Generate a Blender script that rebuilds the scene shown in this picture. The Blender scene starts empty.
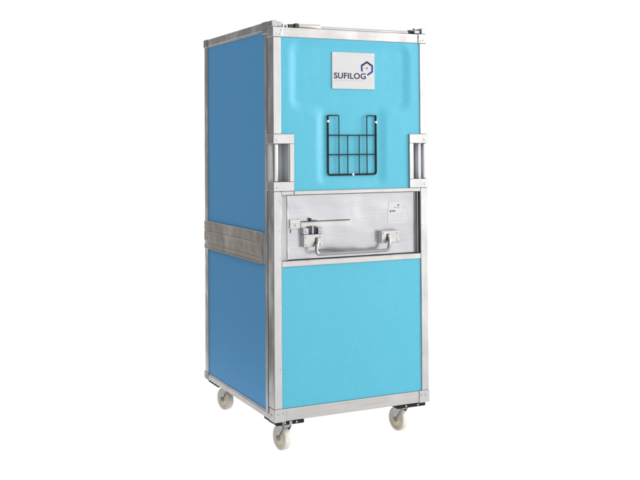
import bpy, bmesh, math, random
from mathutils import Vector, Matrix
random.seed(4)
scene = bpy.context.scene
C = scene.collection
W, D = 0.7465, 0.875            # width, depth of the container
ZB, ZT, ZTOP = 0.145, 1.78, 1.809
R = math.radians

# ------------------------------------------------------------------ materials
def new_mat(name):
    m = bpy.data.materials.new(name); m.use_nodes = True
    nt = m.node_tree
    return m, nt, nt.nodes['Principled BSDF']

def noise(nt, scale=(1, 1, 1), s=5.0, detail=4.0, rough=0.55):
    tc = nt.nodes.new('ShaderNodeTexCoord'); mp = nt.nodes.new('ShaderNodeMapping')
    mp.inputs['Scale'].default_value = scale
    n = nt.nodes.new('ShaderNodeTexNoise')
    n.inputs['Scale'].default_value = s; n.inputs['Detail'].default_value = detail
    n.inputs['Roughness'].default_value = rough
    nt.links.new(tc.outputs['Object'], mp.inputs['Vector']); nt.links.new(mp.outputs['Vector'], n.inputs['Vector'])
    return n

def ramp(nt, src, stops):
    r = nt.nodes.new('ShaderNodeValToRGB')
    while len(r.color_ramp.elements) < len(stops): r.color_ramp.elements.new(0.5)
    for e, (p, c) in zip(r.color_ramp.elements, stops):
        e.position = p; e.color = (*c, 1) if len(c) == 3 else c
    nt.links.new(src, r.inputs['Fac'])
    return r

def bump(nt, bsdf, src, strength, dist=0.001):
    b = nt.nodes.new('ShaderNodeBump'); b.inputs['Strength'].default_value = strength
    b.inputs['Distance'].default_value = dist
    nt.links.new(src, b.inputs['Height']); nt.links.new(b.outputs['Normal'], bsdf.inputs['Normal'])

def g3(v): return (v, v, v)

def metal(name, col, rough, streak=(1, 1, 1), var=0.08, s=40, bmp=0.1, wave=0.35):
    m, nt, b = new_mat(name)
    b.inputs['Metallic'].default_value = 1.0
    n = noise(nt, streak, s)
    lo = tuple(c * (1 - var) for c in col); hi = tuple(min(1, c * (1 + var)) for c in col)
    r = ramp(nt, n.outputs['Fac'], [(0.3, lo), (0.7, hi)])
    nt.links.new(r.outputs['Color'], b.inputs['Base Color'])
    n2 = noise(nt, (1, 1, 1), 9, 5)
    r2 = ramp(nt, n2.outputs['Fac'], [(0.3, g3(rough * 0.85)), (0.7, g3(min(1, rough * 1.2)))])
    nt.links.new(r2.outputs['Color'], b.inputs['Roughness'])
    bump(nt, b, n.outputs['Fac'], bmp, 0.0006)
    fine = b.inputs['Normal'].links[0].from_node
    n3 = noise(nt, (1, 1, 1), 4.5, 2)
    wv = nt.nodes.new('ShaderNodeBump'); wv.inputs['Strength'].default_value = wave; wv.inputs['Distance'].default_value = 0.03
    nt.links.new(n3.outputs['Fac'], wv.inputs['Height']); nt.links.new(wv.outputs['Normal'], fine.inputs['Normal'])
    return m

def plastic(name, col, rough, var=0.05, s=12, bs=0.05, bscale=220, spec=0.5, wave=0.0):
    m, nt, b = new_mat(name)
    n = noise(nt, (1, 1, 1), s, 5)
    lo = tuple(c * (1 - var) for c in col); hi = tuple(c * (1 + var) for c in col)
    r = ramp(nt, n.outputs['Fac'], [(0.3, lo), (0.7, hi)])
    nt.links.new(r.outputs['Color'], b.inputs['Base Color'])
    b.inputs['Roughness'].default_value = rough
    b.inputs['Specular IOR Level'].default_value = spec
    n2 = noise(nt, (1, 1, 1), bscale, 2)
    bump(nt, b, n2.outputs['Fac'], bs, 0.0005)
    if wave:
        fine = b.inputs['Normal'].links[0].from_node
        n3 = noise(nt, (1, 1, 1), 5.0, 3)
        wv = nt.nodes.new('ShaderNodeBump'); wv.inputs['Strength'].default_value = wave; wv.inputs['Distance'].default_value = 0.02
        nt.links.new(n3.outputs['Fac'], wv.inputs['Height']); nt.links.new(wv.outputs['Normal'], fine.inputs['Normal'])
        n4 = noise(nt, (1, 1, 0.25), 16, 6, 0.7)
        rr = ramp(nt, n4.outputs['Fac'], [(0.35, g3(rough * 0.85)), (0.7, g3(rough * 1.3))])
        nt.links.new(rr.outputs['Color'], b.inputs['Roughness'])
    return m

M = {
 'alu_v': metal('aluminium_upright', (0.49, 0.483, 0.480), 0.30, (1, 1, 0.03), 0.06, 160),
 'alu_h': metal('aluminium_rail', (0.47, 0.455, 0.445), 0.31, (0.03, 0.03, 1), 0.08, 160),
 'sheet': metal('brushed_steel_sheet', (0.455, 0.455, 0.475), 0.24, (0.02, 1, 1), 0.06, 260, 0.12, 0.7),
 'zinc': metal('zinc_plated_steel', (0.38, 0.385, 0.40), 0.36, (1, 1, 1), 0.10, 30),
 'chrome': metal('polished_steel', (0.30, 0.30, 0.31), 0.16, (1, 1, 1), 0.03, 30, 0.02),
 'gapmetal': metal('shaded_channel_steel', (0.34, 0.34, 0.35), 0.45, (1, 1, 0.05), 0.1, 60),
 'oxid': metal('weathered_aluminium', (0.50, 0.445, 0.40), 0.42, (0.03, 0.03, 1), 0.09, 120),
 'cyan': plastic('cyan_moulded_plastic', (0.058, 0.310, 0.412), 0.34, 0.03, 60, 0.10, 200, 0.38, 0.07),
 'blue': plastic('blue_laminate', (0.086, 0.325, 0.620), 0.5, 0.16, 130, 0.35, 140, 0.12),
 'black': plastic('black_rubber', (0.010, 0.010, 0.011), 0.6, 0.2, 60, 0.1, 200, 0.15),
 'wire': plastic('black_coated_wire', (0.004, 0.004, 0.005), 0.4, 0.1, 60, 0.02, 200, 0.2),
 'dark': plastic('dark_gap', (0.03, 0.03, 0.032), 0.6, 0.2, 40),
 'white': plastic('white_plastic', (0.72, 0.72, 0.72), 0.4, 0.02, 30),
 'signwhite': plastic('white_sign_panel', (0.42, 0.42, 0.425), 0.5, 0.01, 30, 0.01, 220, 0.15),
 'lining': plastic('pale_lining_recess_brightener', (0.58, 0.60, 0.62), 0.4, 0.04, 30),  # pale grip lining, also put on metal recess walls to brighten them
 'paper': plastic('label_paper', (0.42, 0.42, 0.43), 0.55, 0.02, 50),
 'ink': plastic('grey_print', (0.06, 0.06, 0.065), 0.6, 0.05, 50),
 'purple': plastic('purple_lettering', (0.028, 0.018, 0.055), 0.6, 0.02, 50, 0.02, 220, 0.1),
 'navy': plastic('navy_emblem', (0.007, 0.010, 0.055), 0.6, 0.02, 50, 0.02, 220, 0.1),
 'royal': plastic('blue_emblem', (0.010, 0.040, 0.17), 0.6, 0.02, 50, 0.02, 220, 0.1),
 'pink': plastic('pink_star', (0.30, 0.055, 0.08), 0.5, 0.02, 50),
 'pale': plastic('pale_tagline', (0.33, 0.33, 0.335), 0.5, 0.02, 50),
 'nylon': plastic('white_nylon_tyre', (0.50, 0.475, 0.43), 0.45, 0.06, 40),
 'cream': plastic('cream_nylon_wheel', (0.57, 0.51, 0.39), 0.45, 0.10, 50),
}

# ------------------------------------------------------------------ mesh helpers
BASE = Vector((W / 2, D / 2, 0))

def box(bm, x0, x1, y0, y1, z0, z1, bev=0.0012, seg=1, mi=0):
    r = bmesh.ops.create_cube(bm, size=1.0)
    vs = r['verts']
    for v in vs:
        v.co = Vector(((x0 + x1) / 2 + v.co.x * (x1 - x0), (y0 + y1) / 2 + v.co.y * (y1 - y0), (z0 + z1) / 2 + v.co.z * (z1 - z0)))
    fs = set(f for v in vs for f in v.link_faces)
    for f in fs: f.material_index = mi
    if bev:
        b = min(bev, 0.45 * min(x1 - x0, y1 - y0, z1 - z0))
        es = list(set(e for v in vs for e in v.link_edges))
        bmesh.ops.bevel(bm, geom=es, offset=b, segments=seg, affect='EDGES', profile=0.5)

def cyl(bm, p, axis, r, h, n=20, r2=None, bev=0.0, mi=0):
    """solid of revolution from p along axis"""
    axis = Vector(axis).normalized()
    q = Vector((0, 0, 1)).rotation_difference(axis).to_matrix().to_4x4()
    mat = Matrix.Translation(Vector(p) + axis * h / 2) @ q
    ret = bmesh.ops.create_cone(bm, cap_ends=True, segments=n, radius1=r, radius2=r if r2 is None else r2, depth=h, matrix=mat)
    fs = set(f for v in ret['verts'] for f in v.link_faces)
    for f in fs: f.material_index = mi
    if bev:
        es = [e for e in set(e for v in ret['verts'] for e in v.link_edges) if any(len(f.verts) > 4 for f in e.link_faces)]
        bmesh.ops.bevel(bm, geom=es, offset=bev, segments=2, affect='EDGES', profile=0.5)

def lathe(bm, prof, axis='X', n=40, c=(0, 0, 0), mi=0, cap=True):
    rings = []
    for (h, r) in prof:
        ring = []
        for k in range(n):
            a = 2 * math.pi * k / n
            if axis == 'X': p = Vector((h, r * math.cos(a), r * math.sin(a)))
            else: p = Vector((r * math.cos(a), r * math.sin(a), h))
            ring.append(bm.verts.new(p + Vector(c)))
        rings.append(ring)
    for a, b in zip(rings, rings[1:]):
        for k in range(n):
            f = bm.faces.new((a[k], a[(k + 1) % n], b[(k + 1) % n], b[k])); f.material_index = mi; f.smooth = True
    for rg in ((rings[0], rings[-1]) if cap else ()):
        f = bm.faces.new(rg); f.material_index = mi

def tube(bm, pts, r, n=10):
    pts = [Vector(p) for p in pts]
    prev = None; rings = []
    up = Vector((0, 1, 0.013)).normalized()
    for i, p in enumerate(pts):
        t = (pts[min(i + 1, len(pts) - 1)] - pts[max(i - 1, 0)]).normalized()
        u = (up - t * up.dot(t))
        if u.length < 1e-3: u = Vector((1, 0, 0)) - t * t.x
        u.normalize(); v = t.cross(u)
        rings.append([bm.verts.new(p + r * (math.cos(2 * math.pi * k / n) * u + math.sin(2 * math.pi * k / n) * v)) for k in range(n)])
    for a, b in zip(rings, rings[1:]):
        for k in range(n):
            f = bm.faces.new((a[k], a[(k + 1) % n], b[(k + 1) % n], b[k])); f.smooth = True
    bm.faces.new(rings[0]); bm.faces.new(rings[-1])

def round_path(pts, rad, n=6):
    """polyline with its corners rounded"""
    pts = [Vector(p) for p in pts]; out = [pts[0]]
    for a, b, c in zip(pts, pts[1:], pts[2:]):
        d1 = (a - b); d2 = (c - b)
        k = min(rad, 0.45 * d1.length, 0.45 * d2.length)
        p0 = b + d1.normalized() * k; p2 = b + d2.normalized() * k
        for i in range(n + 1):
            t = i / n
            out.append(p0 * (1 - t) ** 2 + b * 2 * t * (1 - t) + p2 * t * t)
    out.append(pts[-1])
    return out

def prism(bm, poly, y0, y1, mi=0):
    """polygon in x,z given a thickness in y"""
    a = [bm.verts.new((x, y0, z)) for x, z in poly]; b = [bm.verts.new((x, y1, z)) for x, z in poly]
    bm.faces.new(a).material_index = mi
    bm.faces.new(list(reversed(b))).material_index = mi
    n = len(poly)
    for i in range(n):
        bm.faces.new((a[i], b[i], b[(i + 1) % n], a[(i + 1) % n])).material_index = mi

def obj(name, bm, mats, parent=None, smooth_angle=35, local=False, off=None, split=True):
    if split and name in SPLIT: return split_obj(name, bm, mats, parent)
    bmesh.ops.recalc_face_normals(bm, faces=bm.faces)
    o_ = BASE if off is None else off
    if not local:
        for v in bm.verts: v.co -= o_
    me = bpy.data.meshes.new(name)
    for f in bm.faces: f.smooth = True
    lim = R(smooth_angle)
    for e in bm.edges:
        if len(e.link_faces) == 2:
            if e.calc_face_angle(0) > lim: e.smooth = False
        else: e.smooth = False
    bm.to_mesh(me); bm.free()
    for m in (mats if isinstance(mats, (list, tuple)) else [mats]): me.materials.append(M[m] if isinstance(m, str) else m)
    o = bpy.data.objects.new(name, me); C.objects.link(o)
    if parent: o.parent = parent
    return o

SPLIT = {'rivet', 'sign_screw', 'rail_end_plate', 'rear_rail', 'hinge_catch', 'hinge_block', 'pad_bolt', 'plate_screw', 'clamp_screw', 'clamp_barrel', 'door_post', 'guide_channel'}
def islands(bm):
    left = set(bm.verts); out = []
    while left:
        st = [left.pop()]; isl = set(st)
        while st:
            for e in st.pop().link_edges:
                for q in e.verts:
                    if q in left: left.discard(q); isl.add(q); st.append(q)
        out.append(isl)
    return out
def split_obj(name, bm, mats, parent):
    first = None
    for isl in islands(bm):
        nb = bmesh.new(); mp = {v: nb.verts.new(v.co) for v in isl}
        for f in set(f for v in isl for f in v.link_faces):
            nf = nb.faces.new([mp[v] for v in f.verts]); nf.material_index = f.material_index
        nb.normal_update()
        o = obj(name, nb, mats, parent, split=False)
        first = first or o
    bm.free(); return first
def B(): return bmesh.new()
def mir(x): return W - x

# ------------------------------------------------------------------ the thing
root = bpy.data.objects.new('roll_container', None); C.objects.link(root)
root.location = BASE
root['label'] = 'tall insulated roll container with blue panels and aluminium frame on four white castors'
root['category'] = 'roll container'

# body behind the front frame
b = B(); box(b, 0.010, W - 0.010, 0.088, D - 0.010, 0.16, 1.796, 0.002)
obj('insulated_body', b, 'gapmetal', root)
for s in (0, 1):
    X = (lambda v: v) if s == 0 else mir
    def bx(bm, x0, x1, *a, **k):
        p, q = sorted((X(x0), X(x1))); box(bm, p, q, *a, **k)
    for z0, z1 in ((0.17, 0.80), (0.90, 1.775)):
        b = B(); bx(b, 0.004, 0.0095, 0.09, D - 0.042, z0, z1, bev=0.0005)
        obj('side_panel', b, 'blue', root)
    b = B(); bx(b, 0.0, 0.03, 0.0705, 0.092, ZB, ZTOP - 0.002, bev=0.002)
    bx(b, 0.001, 0.004, 0.0925, 0.0985, 0.176, 1.769, bev=0.001)
    obj('body_post', b, 'alu_v', root)
    b = B(); bx(b, 0.0, 0.03, D - 0.045, D, ZB, ZTOP - 0.002, bev=0.002)
    bx(b, 0.0012, 0.004, D - 0.050, D - 0.0452, 0.176, 1.769, bev=0.0008)
    obj('rear_post', b, 'alu_v', root)
    b = B(); bx(b, -0.001, 0.028, 0.0925, D - 0.0455, 1.774, ZTOP, bev=0.002)
    bx(b, 0.001, 0.006, 0.0925, D - 0.0455, 1.768, 1.7735, bev=0.001)
    obj('top_side_rail', b, 'alu_h', root)
    b = B(); bx(b, -0.001, 0.028, 0.055, D - 0.0455, ZB - 0.001, 0.169, bev=0.002)
    bx(b, 0.001, 0.006, 0.0925, D - 0.0455, 0.1695, 0.175, bev=0.001)
    obj('bottom_side_rail', b, 'alu_h', root)
    # rail across the middle of the side: two profiles with a groove, end lips
    b = B()
    bx(b, -0.0025, 0.006, 0.128, D + 0.002, 0.872, 0.918, bev=0.0015)
    bx(b, -0.0005, 0.006, 0.128, D + 0.001, 0.868, 0.8718, bev=0.0004)
    bx(b, -0.0035, 0.006, 0.128, D + 0.002, 0.822, 0.8678, bev=0.0015)
    bx(b, 0.0005, 0.006, 0.128, D + 0.001, 0.806, 0.8218, bev=0.0004)
    bx(b, -0.0020, 0.006, 0.128, D + 0.002, 0.788, 0.8058, bev=0.0012)
    bx(b, -0.0055, 0.006, 0.128, D + 0.002, 0.784, 0.7878, bev=0.0008)
    r = obj('middle_side_rail', b, 'oxid', root)
    b = B()
    bx(b, -0.0065, 0.004, 0.1225, 0.1278, 0.876, 0.914, bev=0.001)
    bx(b, -0.0065, 0.004, 0.1225, 0.1278, 0.786, 0.826, bev=0.001)
    obj('rail_end_plate', b, 'zinc', r)
    b = B(); bx(b, -0.002, 0.002, 0.098, 0.1222, 0.786, 0.916, bev=0.001)
    obj('rail_joint_plate', b, 'alu_v', root)
    # rear corner caps, top and bottom
    for z0, z1 in ((1.770, 1.811), (ZB - 0.003, 0.180)):
        b = B(); bx(b, -0.004, 0.05, D - 0.046, D + 0.004, z0, z1, bev=0.003)
        cyl(b, (X(-0.0035), D - 0.022, (z0 + z1) / 2), (-1 if s == 0 else 1, 0, 0), 0.005, 0.0018, 12)
        obj('corner_cap', b, 'zinc', root)
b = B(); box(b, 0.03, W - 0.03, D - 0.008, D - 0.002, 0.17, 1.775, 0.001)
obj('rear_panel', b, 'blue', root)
b = B(); box(b, 0.0505, W - 0.0505, D - 0.03, D, 1.772, ZTOP - 0.001, 0.002); box(b, 0.0505, W - 0.0505, D - 0.03, D, ZB, 0.175, 0.002)
obj('rear_rail', b, 'alu_h', root)
b = B(); box(b, 0.0285, W - 0.0285, 0.075, D - 0.031, 1.797, 1.803, 0.001)
obj('roof_panel', b, 'sheet', root)
b = B(); box(b, 0.029, W - 0.029, 0.06, D - 0.031, ZB + 0.002, 0.1595, 0.001)
obj('floor_pan', b, 'gapmetal', root)

# front frame
PW = 0.036
for s in (0, 1):
    X = (lambda v: v) if s == 0 else mir
    sg = 1 if s == 0 else -1
    def bx(bm, x0, x1, *a, **k):
        p, q = sorted((X(x0), X(x1))); box(bm, p, q, *a, **k)
    b = B()
    bx(b, 0.0, PW, 0.0, 0.062, 1.3345, 1.7395, bev=0.0018)
    bx(b, 0.0, PW, 0.0, 0.062, 0.1965, 1.0955, bev=0.0018)
    p = obj('door_post', b, 'alu_v', root)
    b = B()
    for z in (1.055, 0.93, 0.815, 0.60, 0.36):
        cyl(b, (X(0.029), -0.0012, z), (0, 1, 0), 0.0032, 0.004, 12, bev=0.0006)
    obj('rivet', b, 'zinc', p)
    # bracket round the grip opening
    b = B()
    bx(b, -0.0015, 0.093, -0.003, 0.080, 1.294, 1.334, bev=0.0015)
    bx(b, -0.0015, 0.093, -0.003, 0.080, 1.096, 1.135, bev=0.0015)
    bx(b, 0.073, 0.093, -0.003, 0.080, 1.1355, 1.2935, bev=0.001)
    g = obj('grip_bracket', b, 'alu_v', root)
    b = B(); bx(b, 0.022, 0.0725, 0.076, 0.082, 1.1353, 1.2937, bev=0.0008)
    bx(b, 0.0697, 0.0728, 0.003, 0.0757, 1.1354, 1.2936, bev=0.0005)  # pale plate added over the metal wall to brighten the recess
    obj('recess_plate', b, 'lining', g)
    b = B(); bx(b, 0.003, 0.0215, -0.001, 0.024, 1.1352, 1.2938, bev=0.006, seg=4)
    obj('grip_bar', b, 'alu_v', g)
    b = B(); bx(b, 0.002, 0.0215, 0.042, 0.070, 1.1352, 1.2938, bev=0.001)
    obj('grip_lining', b, 'lining', g)
    b = B()
    for z in (1.310, 1.112):
        cyl(b, (X(0.016), -0.0045, z), (0, 1, 0), 0.0045, 0.003, 14, bev=0.0006)
    for z in (1.310, 1.115):
        cyl(b, (X(-0.0032), 0.055, z), (sg, 0, 0), 0.0045, 0.003, 14, bev=0.0006)
    obj('rivet', b, 'zinc', g)
    # corner brackets top and bottom
    b = B()
    bx(b, -0.002, 0.044, -0.0025, 0.064, 1.740, 1.781, bev=0.0018)
    k = obj('corner_bracket', b, 'alu_v', root)
    b = B()
    for x, z in ((0.017, 1.753), (0.031, 1.751), (0.038, 1.768)):
        cyl(b, (X(x), -0.0042, z), (0, 1, 0), 0.0042, 0.003, 14, bev=0.0006)
    obj('rivet', b, 'zinc', k)
    b = B()
    bx(b, -0.002, 0.052, -0.0025, 0.054, ZB - 0.002, 0.196, bev=0.0018)
    k = obj('corner_bracket', b, 'alu_v', root)
    b = B()
    cyl(b, (X(0.018), -0.0042, 0.176), (0, 1, 0), 0.0042, 0.003, 14, bev=0.0006)
    cyl(b, (X(0.040), -0.0042, 0.178), (0, 1, 0), 0.0042, 0.003, 14, bev=0.0006)
    cyl(b, (X(-0.0036), 0.030, 0.168), (sg, 0, 0), 0.0055, 0.003, 14, bev=0.0006)
    obj('rivet', b, 'zinc', k)
    # cap over the upper corner, wraps the side of the body
    b = B()
    bx(b, -0.0035, 0.026, 0.0645, 0.118, 1.758, 1.811, bev=0.003)
    bx(b, -0.003, 0.022, 0.006, 0.064, 1.7815, 1.809, bev=0.003)
    cyl(b, (X(-0.0055), 0.082, 1.789), (sg, 0, 0), 0.006, 0.004, 14, bev=0.001)
    obj('corner_cap', b, 'zinc', root)

b = B(); box(b, 0.0445, W - 0.0445, 0.0, 0.05, 1.7405, ZT, 0.0015); obj('door_top_rail', b, 'alu_h', root)
b = B(); box(b, 0.0525, W - 0.0525, 0.0, 0.05, ZB, 0.1955, 0.0015); obj('door_bottom_rail', b, 'alu_h', root)
b = B(); box(b, 0.0365, W - 0.0365, 0.001, 0.05, 0.7805, 0.804, 0.0015); obj('door_middle_rail', b, 'alu_h', root)
b = B(); box(b, 0.0935, W - 0.0935, -0.001, 0.05, 1.0795, 1.0955, 0.0015)
box(b, 0.0365, 0.0933, 0.001, 0.05, 1.0795, 1.0953, 0.0012); box(b, W - 0.0933, W - 0.0365, 0.001, 0.05, 1.0795, 1.0953, 0.0012)
obj('door_middle_rail', b, 'alu_h', root)

# moulded upper panel with a stepped recess
def sd_rect(x, z, x0, x1, z0, z1, r):
    cx, cz = (x0 + x1) / 2, (z0 + z1) / 2
    qx = abs(x - cx) - (x1 - x0) / 2 + r; qz = abs(z - cz) - (z1 - z0) / 2 + r
    return math.hypot(max(qx, 0), max(qz, 0)) + min(max(qx, qz), 0) - r
def smin(a, b_, k):
    h = max(k - abs(a - b_), 0) / k
    return min(a, b_) - h * h * k / 4
def depth(x, z):
    d = smin(sd_rect(x, z, 0.090, 0.645, 1.443, 1.720, 0.045), sd_rect(x, z, 0.216, 0.524, 1.125, 1.52, 0.03), 0.04)
    t = min(max((-d + 0.025) / 0.05, 0), 1)
    t = t * t * (3 - 2 * t)
    return 0.0035 + 0.0062 * t + 0.0015 * math.sin(math.pi * (x - PW) / (W - 2 * PW)) * math.sin(math.pi * (z - 1.096) / 0.644)
b = B()
xs0 = [PW + 0.0005, 0.094]; xs = []
n1 = 16; n2 = 140
xs = [PW + 0.0003 + (0.0935 - PW - 0.0003) * i / n1 for i in range(n1)] + [0.0935 + (W - 0.187) * i / n2 for i in range(n2)] + [W - 0.0935 + (0.0935 - PW - 0.0003) * i / n1 for i in range(n1 + 1)]
m1 = 58; m2 = 104
zs = [1.0960 + (1.3345 - 1.0960) * i / m1 for i in range(m1)] + [1.3345 + (1.7400 - 1.3345) * i / m2 for i in range(m2 + 1)]
grid = {}
def gv(i, j):
    if (i, j) not in grid: grid[(i, j)] = b.verts.new((xs[i], depth(xs[i], zs[j]), zs[j]))
    return grid[(i, j)]
for i in range(len(xs) - 1):
    for j in range(len(zs) - 1):
        if zs[j + 1] < 1.3346 and (xs[i] < 0.0934 or xs[i + 1] > W - 0.0934): continue
        b.faces.new((gv(i, j), gv(i + 1, j), gv(i + 1, j + 1), gv(i, j + 1)))
ext = bmesh.ops.extrude_face_region(b, geom=list(b.faces))
for v in [e for e in ext['geom'] if isinstance(e, bmesh.types.BMVert)]: v.co.y += 0.004
obj('upper_panel', b, 'cyan', root)
b = B(); box(b, PW + 0.0003, W - PW - 0.0003, 0.004, 0.010, 0.1958, 0.7803, 0.0008)
obj('lower_panel', b, 'cyan', root)

# sign with lettering and emblem
SY = 0.0067
sgn = B(); box(sgn, 0.277, 0.484, SY, 0.0122, 1.529, 1.687, 0.0006)
sign = obj('sign_plate', sgn, 'signwhite', root)
b = B()
for x in (0.287, 0.474):
    for z in (1.539, 1.677): cyl(b, (x, SY - 0.001, z), (0, 1, 0), 0.0026, 0.0015, 12)
obj('sign_screw', b, 'white', sign)
cu = bpy.data.curves.new('lettering', 'FONT'); cu.body = 'SUFILOG'; cu.size = 0.0345; cu.extrude = 0.0004; cu.space_character = 1.06
cu.offset = 0.0005
tmp = bpy.data.objects.new('tmp_text', cu); C.objects.link(tmp)
bpy.context.view_layer.update()
dg = bpy.context.evaluated_depsgraph_get()
me = bpy.data.meshes.new_from_object(tmp.evaluated_get(dg))
bpy.data.objects.remove(tmp)
x0 = min(v.co.x for v in me.vertices); x1 = max(v.co.x for v in me.vertices)
y0 = min(v.co.y for v in me.vertices); y1 = max(v.co.y for v in me.vertices)
TX0, TX1, TZ0, TZ1 = 0.286, 0.440, 1.5725, 1.5985
for v in me.vertices:
    x, y, z = v.co
    v.co = Vector((TX0 + (x - x0) / (x1 - x0) * (TX1 - TX0), SY - 0.0006 - z, TZ0 + (y - y0) / (y1 - y0) * (TZ1 - TZ0))) - BASE
me.materials.clear(); me.materials.append(M['purple'])
lo = bpy.data.objects.new('lettering', me); C.objects.link(lo); lo.parent = sign
# faint line of print below the letters
b = B(); xx = 0.288
while xx < 0.43:
    w = random.uniform(0.004, 0.011); box(b, xx, min(xx + w, 0.432), SY - 0.0004, SY + 0.001, 1.5640, 1.5666, 0); xx += w + 0.0025
obj('tagline', b, 'pale', sign)
# hexagon outline, open at its lower left, upper strokes darker
hx = [(0.4215, 1.608), (0.4205, 1.6315), (0.4465, 1.6475), (0.4725, 1.6315), (0.4725, 1.6065), (0.4505, 1.5925)]
def stroke(bm, a, c, w, mi):
    a = Vector((a[0], a[1])); c = Vector((c[0], c[1])); t = (c - a).normalized(); n_ = Vector((-t.y, t.x)) * w / 2
    e = t * w * 0.28
    p = [a - e + n_, a - e - n_, c + e - n_, c + e + n_]
    prism(bm, [(q.x, q.y) for q in p], SY - 0.0010 - 0.00006 * mi - 0.00005 * (len(bm.faces) / 6), SY + 0.0005, mi)
b = B()
for k in range(5): stroke(b, hx[k], hx[k + 1], 0.0072, 0 if k in (1, 2) else 1)
obj('emblem', b, ['navy', 'royal'], sign)
b = B()
st = []
for k in range(10):
    a = R(90 + 36 * k); r_ = 0.0062 if k % 2 == 0 else 0.0028
    st.append((0.4465 + r_ * math.cos(a), 1.621 + r_ * math.sin(a)))
prism(b, st, SY - 0.001, SY + 0.0005)
obj('emblem_star', b, 'pink', sign)

# wire document basket
BX0, BX1, BZ0, BZ1 = 0.2555, 0.4885, 1.160, 1.414
b = B()
tube(b, round_path([(BX0, 0.006, BZ1), (BX0, 0.006, BZ0), (BX1, 0.006, BZ0), (BX1, 0.006, BZ1)], 0.012), 0.0040, 10)
w = 0.0024
for xa, xb in ((BX0, 0.3055), (BX1, 0.4415)):
    tube(b, round_path([(xa, 0.002, BZ1), (xb, 0.002, BZ1), (xb, 0.002, BZ0 + 0.002)], 0.004, 4), w, 8)
for z in (1.329, 1.246): tube(b, [(BX0, -0.001, z), (BX1, -0.001, z)], w, 8)
for x in (0.3475, 0.4035): tube(b, [(x, 0.002, 1.329), (x, 0.002, BZ0)], w, 8)
bk = obj('wire_basket', b, 'wire', root, 60)
for x, z in ((BX0, 1.389), (BX1, 1.386), (0.374, BZ0)):
    b = B(); box(b, x - 0.0045, x + 0.0045, 0.0006, 0.017, z - 0.0050, z + 0.0050, 0.002)
    obj('clip', b, 'white', bk)

# recessed latch panel between the blue panels
b = B(); box(b, PW + 0.001, W - PW - 0.001, 0.058, 0.064, 0.7805, 1.0955, 0.001)
box(b, PW + 0.004, 0.0696, 0.022, 0.0578, 0.8045, 1.079, 0.001); box(b, 0.6928, W - PW - 0.001, 0.030, 0.0578, 0.8045, 1.079, 0.001)
obj('guide_channel', b, 'gapmetal', root)
b = B(); box(b, W - 0.0455, W - 0.0415, 0.014, 0.0295, 0.8045, 1.079, 0.001)
obj('guide_strip', b, 'alu_v', root)
b = B(); box(b, 0.0745, 0.690, 0.026, 0.030, 0.8068, 1.0768, 0.001)
box(b, 0.0700, 0.0742, 0.019, 0.040, 0.8068, 1.0768, 0.001)
box(b, 0.6902, 0.6925, 0.022, 0.040, 0.8068, 1.0768, 0.0008)
lp = obj('latch_panel', b, 'sheet', root)
b = B(); box(b, 0.128, 0.368, 0.0235, 0.0268, 0.9625, 0.9665, 0.0005); obj('slit_shadow_line', b, 'dark', lp)  # dark strip drawing the slit above the lever and its shadow line
b = B(); box(b, 0.172, 0.204, 0.010, 0.0232, 0.965, 0.9695, 0.001); box(b, 0.172, 0.178, 0.010, 0.0232, 0.9697, 0.979, 0.001)
obj('latch_hook', b, 'dark', lp)
b = B()
prism(b, [(0.132, 0.938), (0.350, 0.938), (0.368, 0.944), (0.376, 0.951), (0.366, 0.960), (0.132, 0.960)], 0.019, 0.0255)
bmesh.ops.bevel(b, geom=list(b.edges), offset=0.0012, segments=2, affect='EDGES')
obj('latch_lever', b, 'alu_h', lp)
b = B(); box(b, 0.082, 0.130, 0.0185, 0.0258, 0.936, 0.976, 0.001); tb = obj('latch_tab', b, 'alu_h', lp)
b = B(); cyl(b, (0.107, 0.0165, 0.951), (0, 1, 0), 0.005, 0.003, 14, bev=0.0008); obj('tab_screw', b, 'gapmetal', tb)
b = B(); box(b, 0.085, 0.089, 0.0245, 0.0268, 0.918, 0.931, 0.001); cyl(b, (0.087, 0.0246, 0.929), (0, 1, 0), 0.0035, 0.002, 12); obj('keyhole', b, 'dark', lp)
# toggle clamp above the left handle plate
b = B(); box(b, 0.1335, 0.1595, 0.000, 0.0258, 0.9125, 0.939, 0.0012); box(b, 0.203, 0.224, 0.000, 0.0258, 0.9125, 0.939, 0.0012)
box(b, 0.176, 0.186, 0.004, 0.0258, 0.9125, 0.946, 0.002)
tc = obj('toggle_clamp', b, 'zinc', lp)
b = B(); box(b, 0.160, 0.1755, 0.006, 0.0257, 0.9125, 0.9435, 0.004, 3); box(b, 0.1865, 0.2025, 0.006, 0.0257, 0.9125, 0.9445, 0.004, 3); obj('clamp_barrel', b, 'dark', tc)
b = B(); cyl(b, (0.147, -0.0018, 0.925), (0, 1, 0), 0.004, 0.003, 12, bev=0.0008); cyl(b, (0.214, -0.0018, 0.925), (0, 1, 0), 0.004, 0.003, 12, bev=0.0008); obj('clamp_screw', b, 'gapmetal', tc)
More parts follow.
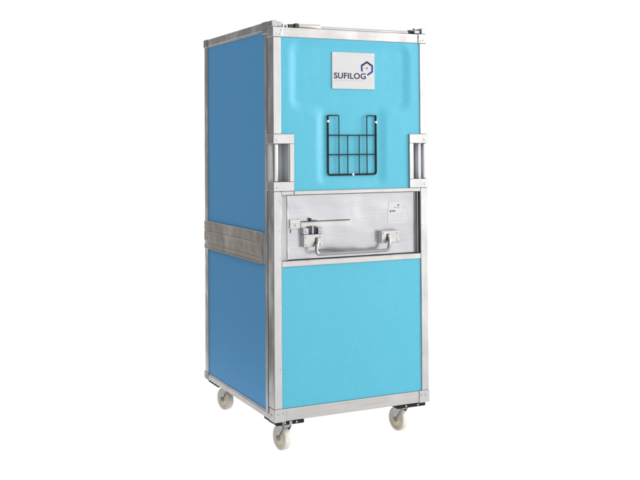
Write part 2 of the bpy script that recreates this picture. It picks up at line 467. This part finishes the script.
# drop handle with its two bearing plates
for x0_, x1_, xh in ((0.134, 0.224, 0.196), (0.5065, 0.600, 0.541)):
    b = B(); box(b, x0_, x1_, -0.005, 0.0258, 0.8585, 0.9115, 0.002)
    hp = obj('handle_plate', b, 'alu_h', lp)
    b = B()
    for x in (x0_ + 0.012, x1_ - 0.012):
        for z in (0.869, 0.901): cyl(b, (x, -0.0068, z), (0, 1, 0), 0.0045, 0.003, 14, bev=0.0008)
    obj('plate_screw', b, 'gapmetal', hp)
    b = B(); box(b, xh - 0.011, xh + 0.007, -0.0058, 0.0, 0.866, 0.899, 0.006, 4); obj('pivot_slot', b, 'dark', hp)
b = B()
tube(b, round_path([(0.196, -0.004, 0.889), (0.194, -0.016, 0.877), (0.185, -0.022, 0.860), (0.186, -0.023, 0.829), (0.530, -0.023, 0.829), (0.536, -0.022, 0.858), (0.540, -0.016, 0.876), (0.541, -0.004, 0.889)], 0.022, 7), 0.0068, 12)
obj('drop_handle', b, 'chrome', root, 60)
# two stickers
for xa, xb, za, zb, marks in ((0.560, 0.628, 1.0065, 1.034, [(0.606, 0.614, 1.016, 1.023), (0.585, 0.614, 1.009, 1.0105)]),
                              (0.557, 0.659, 0.939, 1.0055, [(0.566, 0.574, 0.990, 0.9985), (0.577, 0.583, 0.991, 0.998), (0.5845, 0.594, 0.991, 0.998)])):
    b = B(); box(b, xa, xb, 0.0251, 0.0262, za, zb, 0)
    lb = obj('label_sticker', b, 'paper', lp)
    b = B()
    for m_ in marks: box(b, m_[0], m_[1], 0.0247, 0.0255, m_[2], m_[3], 0)
    obj('print_marks', b, 'ink', lb)
    if zb < 1.006:
        b = B()
        for z in (0.982, 0.974, 0.966, 0.955, 0.948):
            x = xa + 0.008
            while x < xb - 0.02:
                q = random.uniform(0.004, 0.013); box(b, x, min(x + q, xb - 0.006), 0.0248, 0.0255, z, z + 0.0018, 0); x += q + 0.003
        obj('small_print', b, 'pale', lb)

# hinge hardware along the top edge
b = B()
cyl(b, (0.132, 0.040, 1.7925), (1, 0, 0), 0.0120, 0.102, 20, bev=0.001)
cyl(b, (0.2345, 0.040, 1.7885), (1, 0, 0), 0.0072, 0.40, 16)
cyl(b, (0.6348, 0.040, 1.7885), (1, 0, 0), 0.0072, 0.035, 16, r2=0.011)
hr = obj('hinge_rod', b, 'alu_h', root)
b = B()
box(b, 0.113, 0.1315, 0.028, 0.056, 1.7815, 1.804, 0.003); box(b, 0.085, 0.1128, 0.034, 0.052, 1.782, 1.800, 0.003)
box(b, 0.670, 0.691, 0.028, 0.056, 1.7815, 1.801, 0.003)
obj('hinge_catch', b, 'dark', hr)
b = B()
box(b, 0.0235, 0.046, 0.012, 0.05, 1.7835, 1.805, 0.003); box(b, 0.692, 0.7225, 0.012, 0.05, 1.7835, 1.799, 0.003)
cyl(b, (0.060, 0.035, 1.7815), (0, 0, 1), 0.007, 0.018, 14, bev=0.001); cyl(b, (0.702, 0.03, 1.7992), (0, 0, 1), 0.006, 0.011, 14, bev=0.001)
cyl(b, (0.076, 0.035, 1.7815), (0, 0, 1), 0.006, 0.013, 14, bev=0.001)
obj('hinge_block', b, 'gapmetal', hr)

# ------------------------------------------------------------------ castors
def make_castor():
    """fork of a swivel castor with its wheel trailing along +y, swivel axis on z"""
    o = 0.020                                           # trail
    b = B()
    cyl(b, (0, 0, 0.1125), (0, 0, 1), 0.030, 0.008, 28, bev=0.002)
    cyl(b, (0, 0, 0.1045), (0, 0, 1), 0.026, 0.008, 28, r2=0.030)
    for sx in (-1, 1):
        pts = [(-0.026, 0.1085), (0.024, 0.1085), (o + 0.007, 0.064), (o + 0.009, 0.047), (o, 0.041), (o - 0.009, 0.047), (o - 0.012, 0.066)]
        x0, x1 = sorted((sx * 0.0195, sx * 0.0225))
        a = [b.verts.new((x0, y, z)) for y, z in pts]; c = [b.verts.new((x1, y, z)) for y, z in pts]
        b.faces.new(a); b.faces.new(list(reversed(c)))
        for i in range(len(pts)): b.faces.new((a[i], c[i], c[(i + 1) % len(pts)], a[(i + 1) % len(pts)]))
    box(b, -0.0225, 0.0225, -0.024, 0.022, 0.1045, 0.1075, 0.001)
    f = obj('castor', b, 'zinc', root, local=True)
    def wheel_fit(bm):                                  # wheel radius 53 mm
        for v in bm.verts: v.co = Vector((v.co.x, o + (v.co.y - o) * 1.06, 0.053 + v.co.z * 1.06))
    b = B()
    lathe(b, [(-0.0146, 0.0435), (-0.0146, 0.0465), (-0.0125, 0.0488), (-0.008, 0.0498), (0, 0.05), (0.008, 0.0498), (0.0125, 0.0488), (0.0146, 0.0465), (0.0146, 0.0435)], 'X', 48, (0, o, 0.0), cap=False)
    wheel_fit(b); obj('tyre', b, 'nylon', f, local=True)
    b = B()
    lathe(b, [(-0.0160, 0.015), (-0.0160, 0.019), (-0.0115, 0.022), (-0.0115, 0.034), (-0.0148, 0.0370), (-0.0150, 0.0433), (0.0150, 0.0433), (0.0148, 0.0370), (0.0115, 0.034), (0.0115, 0.022), (0.0160, 0.019), (0.0160, 0.015)], 'X', 40, (0, o, 0.0))
    wheel_fit(b)
    obj('wheel', b, 'cream', f, local=True)
    b = B()
    cyl(b, (-0.0280, o, 0.053), (1, 0, 0), 0.0075, 0.056, 6); lathe(b, [(-0.0248, 0.0110), (-0.0227, 0.0115), (0.0227, 0.0115), (0.0248, 0.0110)], 'X', 20, (0, o, 0.053))
    obj('axle_bolt', b, 'gapmetal', f, local=True)
    b = B(); cyl(b, (0, 0, 0.116), (0, 0, 1), 0.022, 0.006, 20); box(b, -0.052, 0.052, -0.042, 0.042, 0.1205, 0.126, 0.002)
    for x in (-0.04, 0.04):
        for y in (-0.03, 0.03): cyl(b, (x, y, 0.1165), (0, 0, 1), 0.006, 0.0045, 6)
    obj('top_plate', b, 'zinc', f, local=True)
    return f
cz = 0.0
spots = [(0.073, 0.070, 8), (W - 0.092, 0.092, 9), (0.078, D - 0.105, 14), (W - 0.085, D - 0.105, 160)]
proto = make_castor()
loc0 = -BASE
for i, (x, y, a) in enumerate(spots):
    if i == 0: f = proto
    else:
        f = proto.copy(); C.objects.link(f); f.parent = root
        for ch in proto.children:
            c = ch.copy(); C.objects.link(c); c.parent = f
    f.location = Vector((x, y, cz)) - BASE; f.rotation_euler.z = R(a)
# black rubber pads between frame and castor plates
for i, (x, y, a) in enumerate(spots):
    fr = 1 if i < 2 else -1
    x0_, x1_ = (0.012, 0.138) if x < W / 2 else (W - 0.158, W - 0.014)
    y0_, y1_ = (0.008, 0.145) if i < 2 else (D - 0.150, D - 0.010)
    b = B(); box(b, x0_, x1_, y0_, y1_, 0.1262, ZB - 0.0024, 0.002)
    pd = obj('rubber_pad', b, 'black', root)
    b = B()
    yf = y0_ - 0.0018
    for k in (0.30, 0.72):
        cyl(b, (x0_ + (x1_ - x0_) * k, yf, 0.1345), (0, 1, 0), 0.0045, 0.003, 12, bev=0.0008)
    if i == 0:
        box(b, 0.0385, 0.043, 0.0055, 0.0078, 0.1265, 0.142, 0.0008)
        box(b, 0.070, 0.082, 0.0055, 0.0078, 0.1265, 0.142, 0.0008)
    obj('pad_bolt', b, 'zinc', pd)

# ------------------------------------------------------------------ setting: translucent white sheet, added and lit from below so no shadow shows
m = bpy.data.materials.new('white_translucent_sheet'); m.use_nodes = True
nt = m.node_tree; nt.nodes.clear()
out = nt.nodes.new('ShaderNodeOutputMaterial'); mx = nt.nodes.new('ShaderNodeMixShader')
df = nt.nodes.new('ShaderNodeBsdfDiffuse'); tr = nt.nodes.new('ShaderNodeBsdfTranslucent')
df.inputs['Color'].default_value = (0.9, 0.9, 0.9, 1); tr.inputs['Color'].default_value = (0.94, 0.94, 0.94, 1)
mx.inputs['Fac'].default_value = 0.92
nt.links.new(df.outputs[0], mx.inputs[1]); nt.links.new(tr.outputs[0], mx.inputs[2]); nt.links.new(mx.outputs[0], out.inputs['Surface'])
me = bpy.data.meshes.new('floor')
me.from_pydata([(-0.45, -2.2, 0), (2.9, -2.2, 0), (2.9, 3.4, 0), (-0.45, 3.4, 0)], [], [(0, 1, 2, 3)])
me.materials.append(m)
fl = bpy.data.objects.new('floor', me); C.objects.link(fl); fl['kind'] = 'structure'

# ------------------------------------------------------------------ studio light
LOW, SIDE, TOP, AROUND, FRONT = 1.44, 0.20, 1.4, 1.08, 1.55
w = bpy.data.worlds.new('World'); scene.world = w; w.use_nodes = True
nt = w.node_tree; bg = nt.nodes['Background']
tc = nt.nodes.new('ShaderNodeTexCoord')
def lobe(direction, a, b_):
    d = nt.nodes.new('ShaderNodeVectorMath'); d.operation = 'DOT_PRODUCT'; d.inputs[1].default_value = Vector(direction).normalized()
    nt.links.new(tc.outputs['Generated'], d.inputs[0])
    return step(d.outputs['Value'], a, b_)
def step(src, a, b_):
    m_ = nt.nodes.new('ShaderNodeMapRange'); m_.interpolation_type = 'SMOOTHSTEP'
    m_.inputs['From Min'].default_value = a; m_.inputs['From Max'].default_value = b_
    nt.links.new(src, m_.inputs['Value']); return m_.outputs[0]
def blend(fac, a, b_):
    m_ = nt.nodes.new('ShaderNodeMix'); m_.data_type = 'FLOAT'
    nt.links.new(fac, m_.inputs['Factor'])
    for key, v in (('A', a), ('B', b_)):
        if isinstance(v, float): m_.inputs[key].default_value = v
        else: nt.links.new(v, m_.inputs[key])
    return m_.outputs['Result']
sep = nt.nodes.new('ShaderNodeSeparateXYZ'); nt.links.new(tc.outputs['Generated'], sep.inputs[0])
neg = nt.nodes.new('ShaderNodeMath'); neg.operation = 'MULTIPLY'; neg.inputs[1].default_value = -1.0
nt.links.new(sep.outputs['Z'], neg.inputs[0])
az = R(25.67 - 96)
val = blend(lobe((0.52, -0.85, 0.08), 0.45, 0.9), AROUND, FRONT)       # bright world lobe added in front to whiten the front metal
val = blend(step(sep.outputs['Z'], 0.60, 0.85), val, TOP)                # brighter zenith, added to whiten the floor
val = blend(step(neg.outputs[0], 0.02, 0.12), val, LOW)                  # glow added from below to keep the sheet white and shadowless
val = blend(lobe((math.sin(az), math.cos(az), 0.0), 0.45, 0.70), val, SIDE)   # dark world lobe added at left to darken the side metal
nt.links.new(val, bg.inputs['Strength'])
bg.inputs['Color'].default_value = (1, 1, 1, 1)

def softbox(name, loc, target, size, power, col=(1, 1, 1)):
    l = bpy.data.lights.new(name, 'AREA'); l.shape = 'RECTANGLE'; l.size, l.size_y = size; l.energy = power; l.color = col
    o = bpy.data.objects.new(name, l); C.objects.link(o); o.location = loc
    o.rotation_euler = (Vector(target) - Vector(loc)).to_track_quat('-Z', 'Y').to_euler()
softbox('key_softbox', (5.8, -2.4, 2.3), (0.37, 0.0, 0.75), (3.0, 3.0), 535, (1.0, 0.99, 0.98))

# ------------------------------------------------------------------ camera (solved from the photograph's box corners)
cam = bpy.data.cameras.new('Camera'); co = bpy.data.objects.new('Camera', cam); C.objects.link(co)
yaw, pitch, roll = 0.4479872, -0.0216720, -0.0055875
f_ = Vector((math.sin(yaw) * math.cos(pitch), math.cos(yaw) * math.cos(pitch), -math.sin(pitch)))
r_ = Vector((math.cos(yaw), -math.sin(yaw), 0)); u_ = r_.cross(f_)
r2 = math.cos(roll) * r_ + math.sin(roll) * u_; u2 = -math.sin(roll) * r_ + math.cos(roll) * u_
mat = Matrix((r2, u2, -f_)).transposed().to_4x4(); mat.translation = (-1.564665, -3.702691, 1.287094)
co.matrix_world = mat
cam.sensor_width = 36; cam.lens = 968.7576 * 36 / 640; cam.shift_y = -115.847 / 640; cam.clip_end = 200
scene.camera = co
scene.cycles.caustics_reflective = False; scene.cycles.caustics_refractive = False
scene.view_settings.view_transform = 'Standard'; scene.view_settings.look = 'None'
scene.view_settings.exposure = 0; scene.view_settings.gamma = 1
